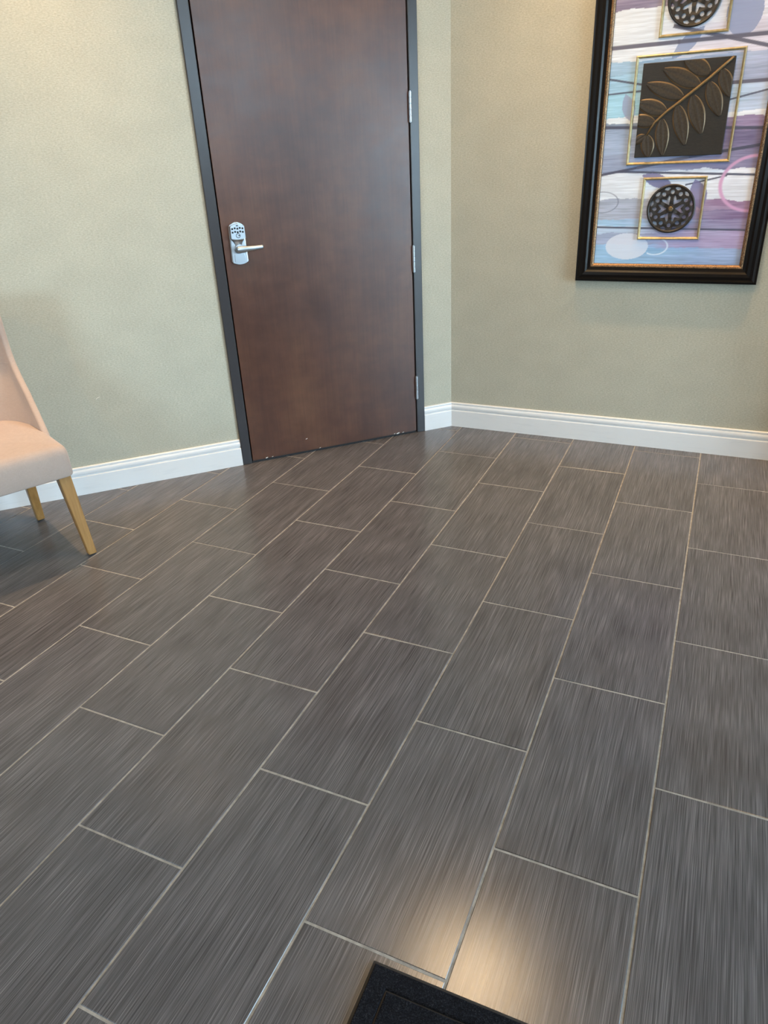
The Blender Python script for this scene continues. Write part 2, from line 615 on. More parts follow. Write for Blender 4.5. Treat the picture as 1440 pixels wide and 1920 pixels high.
def baseboard(name, x0, x1, mx, label, m0=0.0, m1=0.0):
    """profile run along local x; m0/m1 = mitre slope at the ends (dx per distance from the wall)"""
    bm = bmesh.new()
    rings = [[(x + s * d, -d, z) for d, z in PROF] for x, s in ((x0, m0), (x1, m1))]
    loft(bm, rings)
    o = obj(name, bm, M_TRIM, mx=mx)
    tag(o, label, kind='structure')
    return o


mit = math.tan((PI - (PI - ANG)) / 2)       # half of the turn between the two walls
baseboard('baseboard_left', -TL + 0.02, DOOR_L - 0.001, LEFT, 'white moulded baseboard behind the chair, left of the door')
baseboard('baseboard_center', DOOR_R + 0.001, 0.0, LEFT, 'short white moulded baseboard between door frame and corner', 0.0, -mit)
baseboard('baseboard_right', W0.x, 0.64, RIGHTM, 'white moulded baseboard below the framed art', mit, 0.0)

# ------------------------------------------------------------------ door
door = empty('door_1', LEFT)
tag(door, 'dark brown flush wooden door with keypad lever lock in a bronze grey frame', kind='structure')
PF = 0.016           # frame stands proud of the wall
FW = 0.0455
bm = bmesh.new()
add_box(bm, DOOR_L, DOOR_L + FW, -PF, TH - 0.03, 0.0005, DOOR_TOP, 0.0025)
add_box(bm, DOOR_R - FW, DOOR_R, -PF, TH - 0.03, 0.0005, DOOR_TOP, 0.0025)
add_box(bm, DOOR_L + FW - 0.002, DOOR_R - FW + 0.002, -PF, TH - 0.03, DOOR_TOP - FW, DOOR_TOP, 0.0025)
obj('door_frame', bm, M_FRAME, door)
bm = bmesh.new()
add_box(bm, DOOR_L + FW, DOOR_L + FW + 0.016, 0.034, 0.08, 0.0005, DOOR_TOP - FW)
add_box(bm, DOOR_R - FW - 0.016, DOOR_R - FW, 0.034, 0.08, 0.0005, DOOR_TOP - FW)
add_box(bm, DOOR_L + FW, DOOR_R - FW, 0.034, 0.08, DOOR_TOP - FW - 0.016, DOOR_TOP - FW)
obj('door_stop', bm, M_GAP, door)
LX0, LX1 = DOOR_L + FW + 0.0055, DOOR_R - FW - 0.0050
LEAF_Y = -PF + 0.0035
obj('door_leaf', box(LX0, LX1, LEAF_Y, LEAF_Y + 0.044, 0.012, DOOR_TOP - FW - 0.004, 0.0015), M_DOOR, door)
obj('gap_shade_strip', box(LX0, LX1, LEAF_Y + 0.010, LEAF_Y + 0.030, 0.0012, 0.0118), M_RUBBER, door)  # dark strip standing in for the shade in the gap under the door
# little pale chips at the foot of the door
for cx, cz, l in ((-0.843, 0.078, 0.012), (-1.060, 0.0155, 0.016), (-1.030, 0.0155, 0.010), (-0.775, 0.0150, 0.010), (-0.330, 0.0155, 0.022), (-0.300, 0.0150, 0.012), (-0.350, 0.0160, 0.010)):
    bm = bmesh.new()
    n = 7
    ps = [(cx + l * 0.5 * math.cos(2 * PI * i / n) * random.uniform(0.7, 1.1), cz + l * 0.16 * math.sin(2 * PI * i / n) * random.uniform(0.7, 1.1) + l * 0.12 * math.cos(2 * PI * i / n)) for i in range(n)]
    add_prism(bm, ps, LEAF_Y - 0.0004, LEAF_Y + 0.001)
    obj('paint_chip', bm, M_CHIP, door)

# hinges: five knuckles on a pin
HX = -0.2145 - 0.0005
for z0, z1 in ((1.500, 1.622), (0.847, 0.970), (0.194, 0.317)):
    bm = bmesh.new()
    yc = -PF - 0.0035
    add_cyl(bm, (HX, yc, z0 - 0.002), (HX, yc, z1 + 0.002), 0.0045, n=14)
    add_box(bm, HX - 0.003, HX + 0.003, yc, yc + 0.012, z0, z1)
    hg = obj('hinge', bm, M_CHROME, door)
    n = 5
    for i in range(n):
        a, b_ = z0 + (z1 - z0) * i / n, z0 + (z1 - z0) * (i + 1) / n
        bm = bmesh.new()
        add_cyl(bm, (HX, yc, a + 0.0007), (HX, yc, b_ - 0.0007), 0.0074, n=18, bevel=0.0008)
        obj('knuckle', bm, M_CHROME, hg)

# keypad lock -------------------------------------------------------------
lock = None
LXc, LZt = -1.068, 1.1345            # centre line and top of the lock
LY = LEAF_Y


def arch(w0, w1, z_top, z_sh, z_bot, sag, n=12, sharp=1.5):
    """outline with an arched top (peak z_top over shoulders z_sh) and a bottom bowed down by sag"""
    p = []
    for i in range(n + 1):
        t = -1 + 2 * i / n
        p.append((t * w0 / 2, z_sh + (z_top - z_sh) * (1 - abs(t) ** sharp)))
    for i in range(n + 1):
        t = 1 - 2 * i / n
        p.append((t * w1 / 2, z_bot - sag * (1 - t * t)))
    return [(LXc + a, LZt + b_) for a, b_ in p]


bm = bmesh.new()
add_prism(bm, arch(0.068, 0.076, 0.006, -0.010, -0.160, 0.012), LY - 0.013, LY, 0.005, 3)
lock = obj('keypad_lock', bm, M_CHROME, door, smooth=False)
lock['label'] = 'satin chrome keypad lever lock'
bm = bmesh.new()
add_prism(bm, arch(0.064, 0.066, 0.0, -0.011, -0.062, 0.003), LY - 0.033, LY - 0.010, 0.003, 2)
face = obj('keypad_face', bm, M_CHROME, lock)
bm = bmesh.new()
ZN = LZt - 0.066
rings = []
for dz, hw_, d in ((0.004, 0.031, 0.030), (-0.002, 0.030, 0.028), (-0.010, 0.024, 0.021), (-0.022, 0.018, 0.017), (-0.034, 0.015, 0.013)):
    rings.append([(LXc - hw_, LY - 0.008, ZN + dz), (LXc - hw_ * 0.75, LY - d, ZN + dz), (LXc + hw_ * 0.75, LY - d, ZN + dz), (LXc + hw_, LY - 0.008, ZN + dz)])
loft(bm, rings)
obj('neck', bm, M_CHROME, lock)
bm = bmesh.new()
add_prism(bm, arch(0.046, 0.050, -0.128, -0.128, -0.158, 0.008), LY - 0.0155, LY - 0.010, 0.002, 2)
obj('lower_panel', bm, M_CHROME, lock)
LZ = LZt - 0.106
bm = bmesh.new()
add_cyl(bm, (LXc, LY - 0.010, LZ), (LXc, LY - 0.022, LZ), 0.021, 0.018, 24)
add_cyl(bm, (LXc, LY - 0.020, LZ), (LXc, LY - 0.046, LZ), 0.013, 0.0125, 24)
obj('lever_hub', bm, M_CHROME, lock)
bm = bmesh.new()
rings = []
for t, hh, yy, dz in ((-0.014, 0.008, 0.0, 0.0), (-0.011, 0.0125, 0.0, 0.0), (0.0, 0.0145, 0.0, 0.0), (0.012, 0.0135, 0.001, 0.0), (0.030, 0.0118, 0.0035, 0.001), (0.060, 0.0105, 0.005, 0.002), (0.098, 0.0095, 0.0035, 0.004), (0.101, 0.0080, 0.0035, 0.004)):
    yc = LY - 0.048 - yy
    rings.append([(LXc + t, yc + 0.0055 * math.sin(a) , LZ + dz + hh * math.cos(a)) for a in [2 * PI * i / 16 for i in range(16)]])
loft(bm, rings)
obj('lever', bm, M_CHROME, lock, smooth=True)
for r_ in range(2):
    for k in range(5):
        bm = bmesh.new()
        x = LXc - 0.0225 + 0.01125 * k
        z = LZt - 0.0195 - 0.0145 * r_ + (0.0012 if k % 2 else -0.0012)
        add_prism(bm, [(x + 0.0042 * math.cos(2 * PI * i / 12), z + 0.0042 * math.sin(2 * PI * i / 12)) for i in range(12)], LY - 0.0352, LY - 0.031, 0.0008, 1)
        obj('key_button', bm, M_KEY, lock)
bm = bmesh.new()
add_prism(bm, [(LXc + 0.0055 * math.cos(2 * PI * i / 14), LZt - 0.0085 + 0.0022 * math.sin(2 * PI * i / 14)) for i in range(14)], LY - 0.0342, LY - 0.031)
obj('indicator_light', bm, M_KEY, lock)
bm = bmesh.new()
CZ = LZt - 0.0495
ringp = [(LXc + 0.0088 * math.cos(2 * PI * i / 24), LY - 0.0335, CZ + 0.0088 * math.sin(2 * PI * i / 24)) for i in range(25)]
add_tube(bm, ringp, 0.0011, 6)
obj('key_cylinder_ring', bm, M_KEY, lock)
obj('keyway', box(LXc + 0.001, LXc + 0.009, LY - 0.0345, LY - 0.032, CZ - 0.0012, CZ + 0.0022), M_KEY, lock)

# ------------------------------------------------------------------ framed art on the right wall
FX0, FX1, FZ0, FZ1 = -0.6680, 0.1050, 0.8005, 2.1745
art = empty('framed_art', Matrix.Translation((0, W0.y, 0)))
tag(art, 'tall abstract mixed media art in a wide black frame with pierced medallions and leaf relief', 'framed art')
bm = bmesh.new()
sweep_rect(bm, FX0, FX1, FZ0, FZ1, [(0, -0.001), (0, -0.020), (0.002, -0.026), (0.008, -0.0265), (0.011, -0.030), (0.020, -0.037), (0.032, -0.0395), (0.044, -0.037), (0.052, -0.031), (0.0640, -0.027), (0.0640, -0.001)])
obj('frame', bm, M_BLACKWOOD, art)
bm = bmesh.new()
sweep_rect(bm, FX0 + 0.0642, FX1 - 0.0642, FZ0 + 0.0642, FZ1 - 0.0642, [(0, -0.001), (0, -0.026), (0.003, -0.0285), (0.008, -0.0275), (0.0105, -0.024), (0.0145, -0.021), (0.0155, -0.017), (0.0155, -0.001)])
obj('liner', bm, M_LINER, art)
obj('backing', box(FX0 + 0.03, FX1 - 0.03, -0.008, -0.0005, FZ0 + 0.03, FZ1 - 0.03), M_GAP, art)
CX0, CX1, CZ0, CZ1 = FX0 + 0.0780, FX1 - 0.0780, FZ0 + 0.0780, FZ1 - 0.0780

# the abstract painting: horizontal brush bands, dark strokes, rings and leaf shapes (flat print)
NX, NZ = 250, 480
gx, gz = np.meshgrid(np.linspace(CX0, CX1, NX), np.linspace(CZ0, CZ1, NZ))


def vnoise(x, z, sx, sz, seed):
    r = np.random.default_rng(seed)
    tab = r.random((256, 256))
    fx, fz = x * sx + 37.3, z * sz + 11.7
    ix, iz = np.floor(fx).astype(int), np.floor(fz).astype(int)
    tx, tz = fx - ix, fz - iz
    tx, tz = tx * tx * (3 - 2 * tx), tz * tz * (3 - 2 * tz)
    g_ = lambda a, b_: tab[a % 256, b_ % 256]
    return (g_(ix, iz) * (1 - tx) + g_(ix + 1, iz) * tx) * (1 - tz) + (g_(ix, iz + 1) * (1 - tx) + g_(ix + 1, iz + 1) * tx) * tz


LEFT_B = [(0.86, (148, 194, 232)), (0.960, (160, 172, 205)), (1.010, (188, 208, 232)), (1.040, (160, 200, 232)), (1.070, (176, 182, 202)), (1.150, (232, 236, 244)), (1.258, (146, 158, 190)),
          (1.330, (158, 176, 208)), (1.430, (150, 165, 190)), (1.448, (236, 240, 246)), (1.470, (158, 214, 240)), (1.560, (160, 206, 236)), (1.625, (146, 184, 216)), (1.672, (228, 233, 242)),
          (1.850, (132, 118, 150)), (1.900, (226, 230, 240)), (1.98, (165, 180, 210)), (2.06, (180, 205, 230)), (2.2, (180, 205, 230))]
RIGHT_B = [(0.86, (150, 172, 214)), (0.950, (176, 150, 192)), (1.022, (150, 132, 172)), (1.066, (138, 108, 152)), (1.100, (164, 122, 160)), (1.142, (236, 234, 242)), (1.262, (132, 122, 160)),
           (1.330, (126, 112, 152)), (1.400, (150, 124, 166)), (1.450, (236, 236, 244)), (1.468, (190, 204, 232)), (1.570, (172, 180, 212)), (1.670, (224, 214, 230)), (1.780, (232, 226, 236)),
           (1.92, (200, 180, 210)), (2.0, (230, 225, 236)), (2.2, (200, 190, 220))]
zz = gz + (vnoise(gx, gz, 14, 60, 1) - 0.5) * 0.012 + (vnoise(gx, gz, 60, 160, 2) - 0.5) * 0.006


def bands(tab):
    o = np.zeros(gx.shape + (3,))
    for z0, c_ in tab:
        o[zz >= z0] = c_
    return o


tt = np.clip((gx - CX0) / (CX1 - CX0) * 1.5 - 0.30 + (vnoise(gx, gz, 5, 40, 3) - 0.5) * 0.55, 0, 1)[..., None]
tt = tt * tt * (3 - 2 * tt)
img = bands(LEFT_B) * (1 - tt) + bands(RIGHT_B) * tt
dry = vnoise(gx, gz, 9, 330, 4) * 0.6 + vnoise(gx, gz, 30, 520, 5) * 0.4
img = img + ((dry - 0.5) * 46)[..., None] + ((vnoise(gx, gz, 6, 22, 6) - 0.5) * 26)[..., None]


def over(mask, col, a=1.0):
    global img
    mk = (np.clip(mask, 0, 1) * a)[..., None]
    img = img * (1 - mk) + np.array(col, float) * mk


EPS = 0.0022
STROKES = [(-0.594, 1.723, -0.326, 1.725, 0.0146), (-0.336, 1.725, 0.03, 1.726, 0.0146), (-0.359, 1.78, 0.03, 1.676, 0.0128), (-0.60, 1.616, -0.44, 1.583, 0.007), (-0.60, 1.558, -0.44, 1.564, 0.0058),
           (-0.12, 1.57, 0.03, 1.571, 0.0128), (-0.115, 1.511, 0.03, 1.540, 0.0058), (-0.60, 1.436, -0.45, 1.429, 0.0117), (-0.12, 1.412, 0.03, 1.405, 0.0117), (-0.60, 1.249, -0.442, 1.275, 0.0100),
           (-0.442, 1.275, -0.238, 1.31, 0.0128), (-0.238, 1.31, 0.03, 1.345, 0.0117), (-0.52, 1.262, 0.03, 1.235, 0.0082), (-0.236, 1.203, -0.079, 1.235, 0.0058), (-0.60, 1.036, 0.03, 1.022, 0.007),
           (-0.60, 1.95, 0.03, 1.90, 0.010), (-0.60, 2.03, 0.03, 2.05, 0.008)]


def ell(cx, cz, rx, rz):
    return np.sqrt(((gx - cx) / rx) ** 2 + ((gz - cz) / rz) ** 2)


def leaf_mask(cx, cz, rx, rz, rot):
    dx, dz = gx - cx, gz - cz
    p_ = (dx * math.cos(rot) + dz * math.sin(rot)) / rx
    q_ = (-dx * math.sin(rot) + dz * math.cos(rot)) / rz
    return (np.abs(q_) < np.clip(1 - p_ * p_, 0, 1)).astype(float)


over((ell(-0.106, 1.806, 0.064, 0.083) < 1).astype(float), (146, 156, 196), 0.9)
over(leaf_mask(-0.297, 1.719, 0.075, 0.026, 0.75), (140, 154, 196), 0.85)
over(leaf_mask(-0.500, 1.504, 0.055, 0.026, 1.9), (150, 160, 200), 0.8)
for x0, z0, x1, z1, t_ in STROKES:
    L_ = math.hypot(x1 - x0, z1 - z0)
    dx, dz = (x1 - x0) / L_, (z1 - z0) / L_
    s_ = (gx - x0) * dx + (gz - z0) * dz
    d_ = np.abs(-(gx - x0) * dz + (gz - z0) * dx)
    over(np.where((s_ > 0) & (s_ < L_), np.clip((t_ / 2 - d_) / EPS + 0.5, 0, 1), 0), (72, 74, 98) if t_ < 0.012 else (96, 92, 112), 0.92)
over(leaf_mask(-0.351, 1.222, 0.070, 0.026, -0.35), (120, 112, 160), 0.85)
over(leaf_mask(-0.180, 1.165, 0.062, 0.034, 1.9), (132, 120, 168), 0.85)
over((ell(-0.451, 0.954, 0.092, 0.056) < 1).astype(float), (228, 230, 242), 0.85)
e_ = ell(-0.330, 0.955, 0.053, 0.035)
over(np.where(gx > -0.36, np.clip(1 - np.abs(e_ - 1) / 0.11, 0, 1), 0), (242, 246, 252), 1.0)
e_ = ell(-0.576, 1.139, 0.070, 0.043)
over(np.clip(1 - np.abs(e_ - 1) / 0.055, 0, 1), (120, 126, 150), 0.9)
e_ = ell(0.024, 1.202, 0.123, 0.104)
over(np.clip(1.5 - np.abs(e_ - 1) / 0.055, 0, 1), (224, 158, 202), 0.95)

im = np.clip((img * 0.80 + img.mean(2, keepdims=True) * 0.20) * np.array([0.93, 0.955, 0.985]), 0, 255) / 255.0
im = np.where(im <= 0.04045, im / 12.92, ((im + 0.055) / 1.055) ** 2.4)
me = bpy.data.meshes.new('canvas')
vv = np.stack([gx.ravel(), np.full(gx.size, -0.0125), gz.ravel()], 1)
idx = np.arange(NX * NZ).reshape(NZ, NX)
fc = np.stack([idx[:-1, :-1].ravel(), idx[:-1, 1:].ravel(), idx[1:, 1:].ravel(), idx[1:, :-1].ravel()], 1)
# board: painted front, plain back and rim
nv = len(vv)
back = np.array([[CX0, -0.008, CZ0], [CX1, -0.008, CZ0], [CX1, -0.008, CZ1], [CX0, -0.008, CZ1]])
cor = [idx[0, 0], idx[0, -1], idx[-1, -1], idx[-1, 0]]
extra = [[nv + 3, nv + 2, nv + 1, nv]] + [[cor[(i + 1) % 4], cor[i], nv + i, nv + (i + 1) % 4] for i in range(4)]
me.from_pydata(np.vstack([vv, back]).tolist(), [], fc.tolist() + [[int(q_) for q_ in f_] for f_ in extra])
ca = me.color_attributes.new('paint', 'FLOAT_COLOR', 'POINT')
buf = np.ones((nv + 4, 4))
buf[:nv, :3] = im.reshape(-1, 3)
ca.data.foreach_set('color', buf.ravel())
obj('canvas', me, M_PAINT, art)

CY = -0.0125       # painted face


def fillet(x0, x1, z0, z1):
    bm = bmesh.new()
    wd = 0.0105
    sweep_rect(bm, x0, x1, z0, z1, [(0, CY + 0.001), (0, CY - 0.006), (0.0015, CY - 0.009), (0.0045, CY - 0.0100), (0.0075, CY - 0.0065), (wd, CY - 0.003), (wd, CY + 0.001)])
    return obj('gold_fillet', bm, M_GOLD, art)


MIDX = (CX0 + CX1) / 2
MIDZ = 1.4875
fillet(-0.488, -0.078, MIDZ - 0.2015, MIDZ + 0.2015)
fillet(-0.409, -0.152, 0.984, 1.236)
fillet(-0.411, -0.154, 2 * MIDZ - 1.232, 2 * MIDZ - 0.980)

# dark relief panel with a leafy sprig
PX0, PX1, PZ0, PZ1 = -0.4570, -0.1120, 1.3150, 1.6600
PY = CY - 0.0085
panel = obj('relief_panel', box(PX0, PX1, PY, CY + 0.0005, PZ0, PZ1, 0.002), M_RELIEF, art)
panel['label'] = 'dark bronze square panel with a raised leafy sprig'
LEAVES = [(-0.202, 1.607, -0.302, 1.664, 0.063), (-0.233, 1.568, -0.375, 1.634, 0.0640), (-0.291, 1.53, -0.435, 1.587, 0.060), (-0.348, 1.481, -0.469, 1.522, 0.0620), (-0.389, 1.444, -0.488, 1.462, 0.0530),
          (-0.253, 1.533, -0.202, 1.395, 0.0640), (-0.197, 1.575, -0.141, 1.456, 0.0600), (-0.155, 1.617, -0.115, 1.522, 0.0520), (-0.307, 1.501, -0.260, 1.357, 0.0600), (-0.362, 1.455, -0.343, 1.321, 0.0560),
          (-0.415, 1.399, -0.399, 1.312, 0.0550), (-0.421, 1.399, -0.465, 1.369, 0.0365)]
cl2 = lambda x, z: (min(max(x, PX0 + 0.001), PX1 - 0.001), min(max(z, PZ0 + 0.001), PZ1 - 0.001))
for bx, bz, tx, tz, wd in LEAVES:
    bm = bmesh.new()
    L_ = math.hypot(tx - bx, tz - bz)
    ux, uz = (tx - bx) / L_, (tz - bz) / L_
    nt_, nvv = 14, 13
    grid = []
    for i in range(nt_ + 1):
        t = i / nt_
        hwd = wd / 2 * (math.sin(PI * (0.04 + 0.92 * t) ** 0.85) ** 0.75)
        row = []
        for j in range(nvv):
            v = -1 + 2 * j / (nvv - 1)
            av = abs(v)
            hgt = 0.0050 * math.sqrt(max(0, 1 - av ** 4)) - (0.0012 if j == nvv // 2 else 0.0)
            if av > 0.80:
                hgt = 0.0040 if av < 0.99 else 0.0
            x = bx + ux * L_ * t - uz * hwd * v
            z = bz + uz * L_ * t + ux * hwd * v
            x, z = cl2(x, z)
            row.append(bm.verts.new((x, PY - hgt, z)))
        grid.append(row)
    for i in range(nt_):
        for j in range(nvv - 1):
            try:
                f_ = bm.faces.new((grid[i][j], grid[i][j + 1], grid[i + 1][j + 1], grid[i + 1][j]))
                f_.material_index = 1 if j in (0, nvv - 2) else 0
            except ValueError:
                pass
    obj('leaf', bm, [M_LEAF, M_LEAFRIM], panel, smooth=True)
STEM = [(-0.120, 1.658), (-0.157, 1.627), (-0.199, 1.591), (-0.251, 1.552), (-0.304, 1.512), (-0.348, 1.481), (-0.389, 1.444), (-0.418, 1.394)]
bm = bmesh.new()
add_tube(bm, [(x, PY - 0.0015, z) for x, z in STEM], [0.0045, 0.0055, 0.0060, 0.0060, 0.0058, 0.0055, 0.0050, 0.0035], 10)
obj('stem', bm, M_STEM, panel, smooth=True)


# pierced medallions
def medallion_mesh(R_):
    nr, na = 56, 216
    holes = []
    for k in range(12):
        a = 2 * PI * k / 12
        holes.append(('c', 0.675 * math.cos(a), 0.675 * math.sin(a), 0.090, 0.080, a))
        a += PI / 12
        holes.append(('c', 0.835 * math.cos(a), 0.835 * math.sin(a), 0.064, 0.112, a))
    for k in range(6):
        holes.append(('h', 2 * PI * k / 6))

    def inside(x, z):
        for h_ in holes:
            if h_[0] == 'c':
                dx, dz = x - h_[1], z - h_[2]
                ca_, sa_ = math.cos(h_[5]), math.sin(h_[5])
                p_, q_ = dx * ca_ + dz * sa_, -dx * sa_ + dz * ca_
                if (p_ / h_[3]) ** 2 + (q_ / h_[4]) ** 2 < 1:
                    return True
            else:
                ca_, sa_ = math.cos(h_[1]), math.sin(h_[1])
                p_, q_ = x * ca_ + z * sa_, abs(-x * sa_ + z * ca_)
                # heart: pointed at the hub, notched on the far side
                if 0.17 < p_ < 0.56 and q_ < (p_ - 0.17) * 0.66 and q_ < 0.175 and p_ < 0.40 + q_ * 0.9 and p_ < 0.66 - q_ * 0.8:
                    return True
        return False
    bm = bmesh.new()
    cv = {}

    def height(r):
        if r > 0.90:
            return 0.0055 + 0.0025 * math.sin(PI * min(1, (r - 0.90) / 0.10))
        if r < 0.16:
            return 0.0080
        return 0.0050 + 0.0008 * math.cos(r * 20)

    def V(i, j, front):
        key = (i, j % na, front)
        if key not in cv:
            r = i / nr
            a = 2 * PI * j / na
            cv[key] = bm.verts.new((R_ * r * math.cos(a), -height(r) if front else -0.0015, R_ * r * math.sin(a)))
        return cv[key]
    solid = np.zeros((nr, na), bool)
    for i in range(1, nr):
        for j in range(na):
            r, a = (i + 0.5) / nr, 2 * PI * (j + 0.5) / na
            solid[i, j] = not inside(r * math.cos(a), r * math.sin(a))
    for i in range(1, nr):
        for j in range(na):
            if not solid[i, j]:
                continue
            bm.faces.new((V(i, j, True), V(i, j + 1, True), V(i + 1, j + 1, True), V(i + 1, j, True)))
            for (di, dj, e0, e1) in ((1, 0, (i + 1, j), (i + 1, j + 1)), (-1, 0, (i, j), (i, j + 1)), (0, 1, (i, j + 1), (i + 1, j + 1)), (0, -1, (i, j), (i + 1, j))):
                ii, jj = i + di, (j + dj) % na
                if ii >= nr or (ii >= 1 and not solid[ii, jj]):
                    bm.faces.new((V(*e0, True), V(*e1, True), V(*e1, False), V(*e0, False)))
    bm.faces.new([V(1, j, True) for j in range(na)])
    bmesh.ops.recalc_face_normals(bm, faces=bm.faces)
    me = bpy.data.meshes.new('medallion')
    bm.to_mesh(me)
    bm.free()
    me.materials.append(M_MEDAL)
    return me


MED = medallion_mesh(0.0985)
for mx0, mz in ((-0.2825, 1.110), (-0.2920, 2 * MIDZ - 1.108)):
    md = obj('medallion', MED, None, art, Matrix.Translation((mx0, CY - 0.002, mz)))
    md['label'] = 'pierced dark bronze medallion'
    bm = bmesh.new()
    add_cyl(bm, (0, -0.0075, 0), (0, -0.0105, 0), 0.0105, 0.007, 18)
    obj('rosette', bm, M_LEAFRIM, md)
    for k in range(4):
        a = 2 * PI * k / 4 + 0.4
        bm = bmesh.new()
        add_cyl(bm, (0.094 * math.cos(a), 0.0025, 0.094 * math.sin(a)), (0.094 * math.cos(a), -0.003, 0.094 * math.sin(a)), 0.003, n=8)
        obj('standoff', bm, M_MEDAL, md)

# ------------------------------------------------------------------ chair
TH_C = math.radians(19)
AD = -U * math.cos(TH_C) + N * math.sin(TH_C)
BD = U * math.sin(TH_C) + N * math.cos(TH_C)
CO = K - U * 1.905 + N * 0.645
chair = empty('accent_chair', Matrix.Translation(CO) @ Matrix.Rotation(math.atan2(AD.y, AD.x), 4, 'Z'))
tag(chair, 'beige upholstered accent chair with sloping sides and golden oak legs against the wall', 'chair')
CW = 0.560         # seat width


def interp(x, xs, ys):
    return float(np.interp(x, xs, ys))


def u_curve(a0, a1, bf, bb, r, n_side=8, n_arc=10, n_back=8):
    """right side front -> back -> left side front"""
    p = []
    for i in range(n_side):
        t = i / n_side
        p.append((a0, bf + (bb + r - bf) * t))
    for i in range(n_arc):
        t = PI + (PI / 2) * i / n_arc
        p.append((a0 + r + r * math.cos(t), bb + r + r * math.sin(t)))
    for i in range(n_back):
        t = i / n_back
        p.append((a0 + r + (a1 - a0 - 2 * r) * t, bb))
    for i in range(n_arc):
        t = 1.5 * PI + (PI / 2) * i / n_arc
        p.append((a1 - r + r * math.cos(t), bb + r + r * math.sin(t)))
    for i in range(n_side + 1):
        t = i / n_side
        p.append((a1, bb + r + (bf - bb - r) * t))
    return p


ZP = [0.36, 0.43, 0.47, 0.512, 0.584, 0.638, 0.675, 0.705, 0.745, 0.80, 0.888, 0.96]
BP = [-0.190, -0.195, -0.222, -0.262, -0.334, -0.390, -0.424, -0.444, -0.458, -0.465, -0.470, -0.474]


def shell_curves(z):
    bf = interp(z, ZP, BP)
    bb = interp(z, [0.36, 0.46, 0.96], [-0.575, -0.580, -0.645])
    a0 = interp(z, [0.36, 0.44, 0.60, 0.96], [0.006, 0.004, -0.002, 0.0])
    r = interp(z, [0.36, 0.96], [0.16, 0.150])
    th = interp(z, [0.36, 0.44, 0.60, 0.96], [0.062, 0.060, 0.056, 0.050])
    out_ = u_curve(a0, CW - a0, bf, bb, r)
    # the inside is a scooped curve, thin at the front edges and padded behind
    npt = len(out_)
    mid, hwid = CW / 2, CW / 2 - a0 - 0.024
    bi = bb + th * 1.2
    in_ = []
    for i in range(npt):
        ph = PI * i / (npt - 1)
        cx_, sx_ = math.cos(ph), math.sin(ph)
        in_.append((mid - hwid * math.copysign(abs(cx_) ** (2 / 2.5), cx_), bf + (bi - bf) * abs(sx_) ** (2 / 2.5)))
    return out_, in_, th


def shell_ring(z, k=1.0, dz=0.0):
    o_, i_, th = shell_curves(z)
    mid = [((a[0] + b_[0]) / 2, (a[1] + b_[1]) / 2) for a, b_ in zip(o_, i_)]
    o2 = [(m_[0] + (a[0] - m_[0]) * k, m_[1] + (a[1] - m_[1]) * k) for a, m_ in zip(o_, mid)]
    i2 = [(m_[0] + (a[0] - m_[0]) * k, m_[1] + (a[1] - m_[1]) * k) for a, m_ in zip(i_, mid)]
    ring = list(o2)
    ne = 5

    def cap(p, q):
        cx, cy = (p[0] + q[0]) / 2, (p[1] + q[1]) / 2
        hx, hy = (p[0] - q[0]) / 2, (p[1] - q[1]) / 2
        rad = math.hypot(hx, hy) * 0.9
        return [(cx + hx * math.cos(PI * e / (ne + 1)), cy + hy * math.cos(PI * e / (ne + 1)) + rad * math.sin(PI * e / (ne + 1))) for e in range(1, ne + 1)]
    ring += cap(o2[-1], i2[-1])
    ring += i2[::-1]
    ring += cap(i2[0], o2[0])
    return [(a, b_, z + dz) for a, b_ in ring]


bm = bmesh.new()
rings = [shell_ring(z) for z in (0.40, 0.425, 0.445, 0.462, 0.478, 0.495, 0.515, 0.54, 0.57, 0.60, 0.63, 0.655, 0.68, 0.70, 0.72, 0.745, 0.78, 0.82, 0.86, 0.90, 0.935)]
for k in (0.97, 0.87, 0.70, 0.45, 0.15):
    rings.append(shell_ring(0.935, k, 0.026 * math.sqrt(1 - k * k)))
loft(bm, rings)
obj('backrest', bm, M_FABRIC, chair, smooth=True)
# stitched seam across the inside of the back
o_, i_, th = shell_curves(0.703)
sp = [((b_[0] * 0.985 + a[0] * 0.015), (b_[1] * 0.985 + a[1] * 0.015), 0.703) for a, b_ in zip(o_, i_)]
bm = bmesh.new()
add_tube(bm, sp[2:-2], 0.0016, 6)
obj('seam', bm, M_SEAM, chair)


def rrect(a0, a1, b0, b1, rf, rb, n=8):
    p = []
    for cx, cy, r, s in ((a1 - rf, b1 - rf, rf, 0), (a0 + rf, b1 - rf, rf, 1), (a0 + rb, b0 + rb, rb, 2), (a1 - rb, b0 + rb, rb, 3)):
        for i in range(n + 1):
            t = s * PI / 2 + (PI / 2) * i / n
            p.append((cx + r * math.cos(t), cy + r * math.sin(t)))
    return p


def seat_ring(ins, z):
    rf, rb = max(0.030 - ins * 0.2, 0.012), max(0.150 - ins * 0.5, 0.02)
    return [(a, b_, z) for a, b_ in rrect(0.004 + ins, CW - 0.004 - ins, -0.572 + ins, 0.002 - ins, rf, rb)]


bm = bmesh.new()
rings = [seat_ring(0.010, 0.352), seat_ring(0.002, 0.354), seat_ring(0.0, 0.359), seat_ring(0.0, 0.41), seat_ring(0.001, 0.44), seat_ring(0.004, 0.456), seat_ring(0.010, 0.467), seat_ring(0.019, 0.4745),
         seat_ring(0.032, 0.479), seat_ring(0.06, 0.483), seat_ring(0.10, 0.487), seat_ring(0.16, 0.490), seat_ring(0.23, 0.491)]
loft(bm, rings)
obj('seat', bm, M_FABRIC, chair, smooth=True)


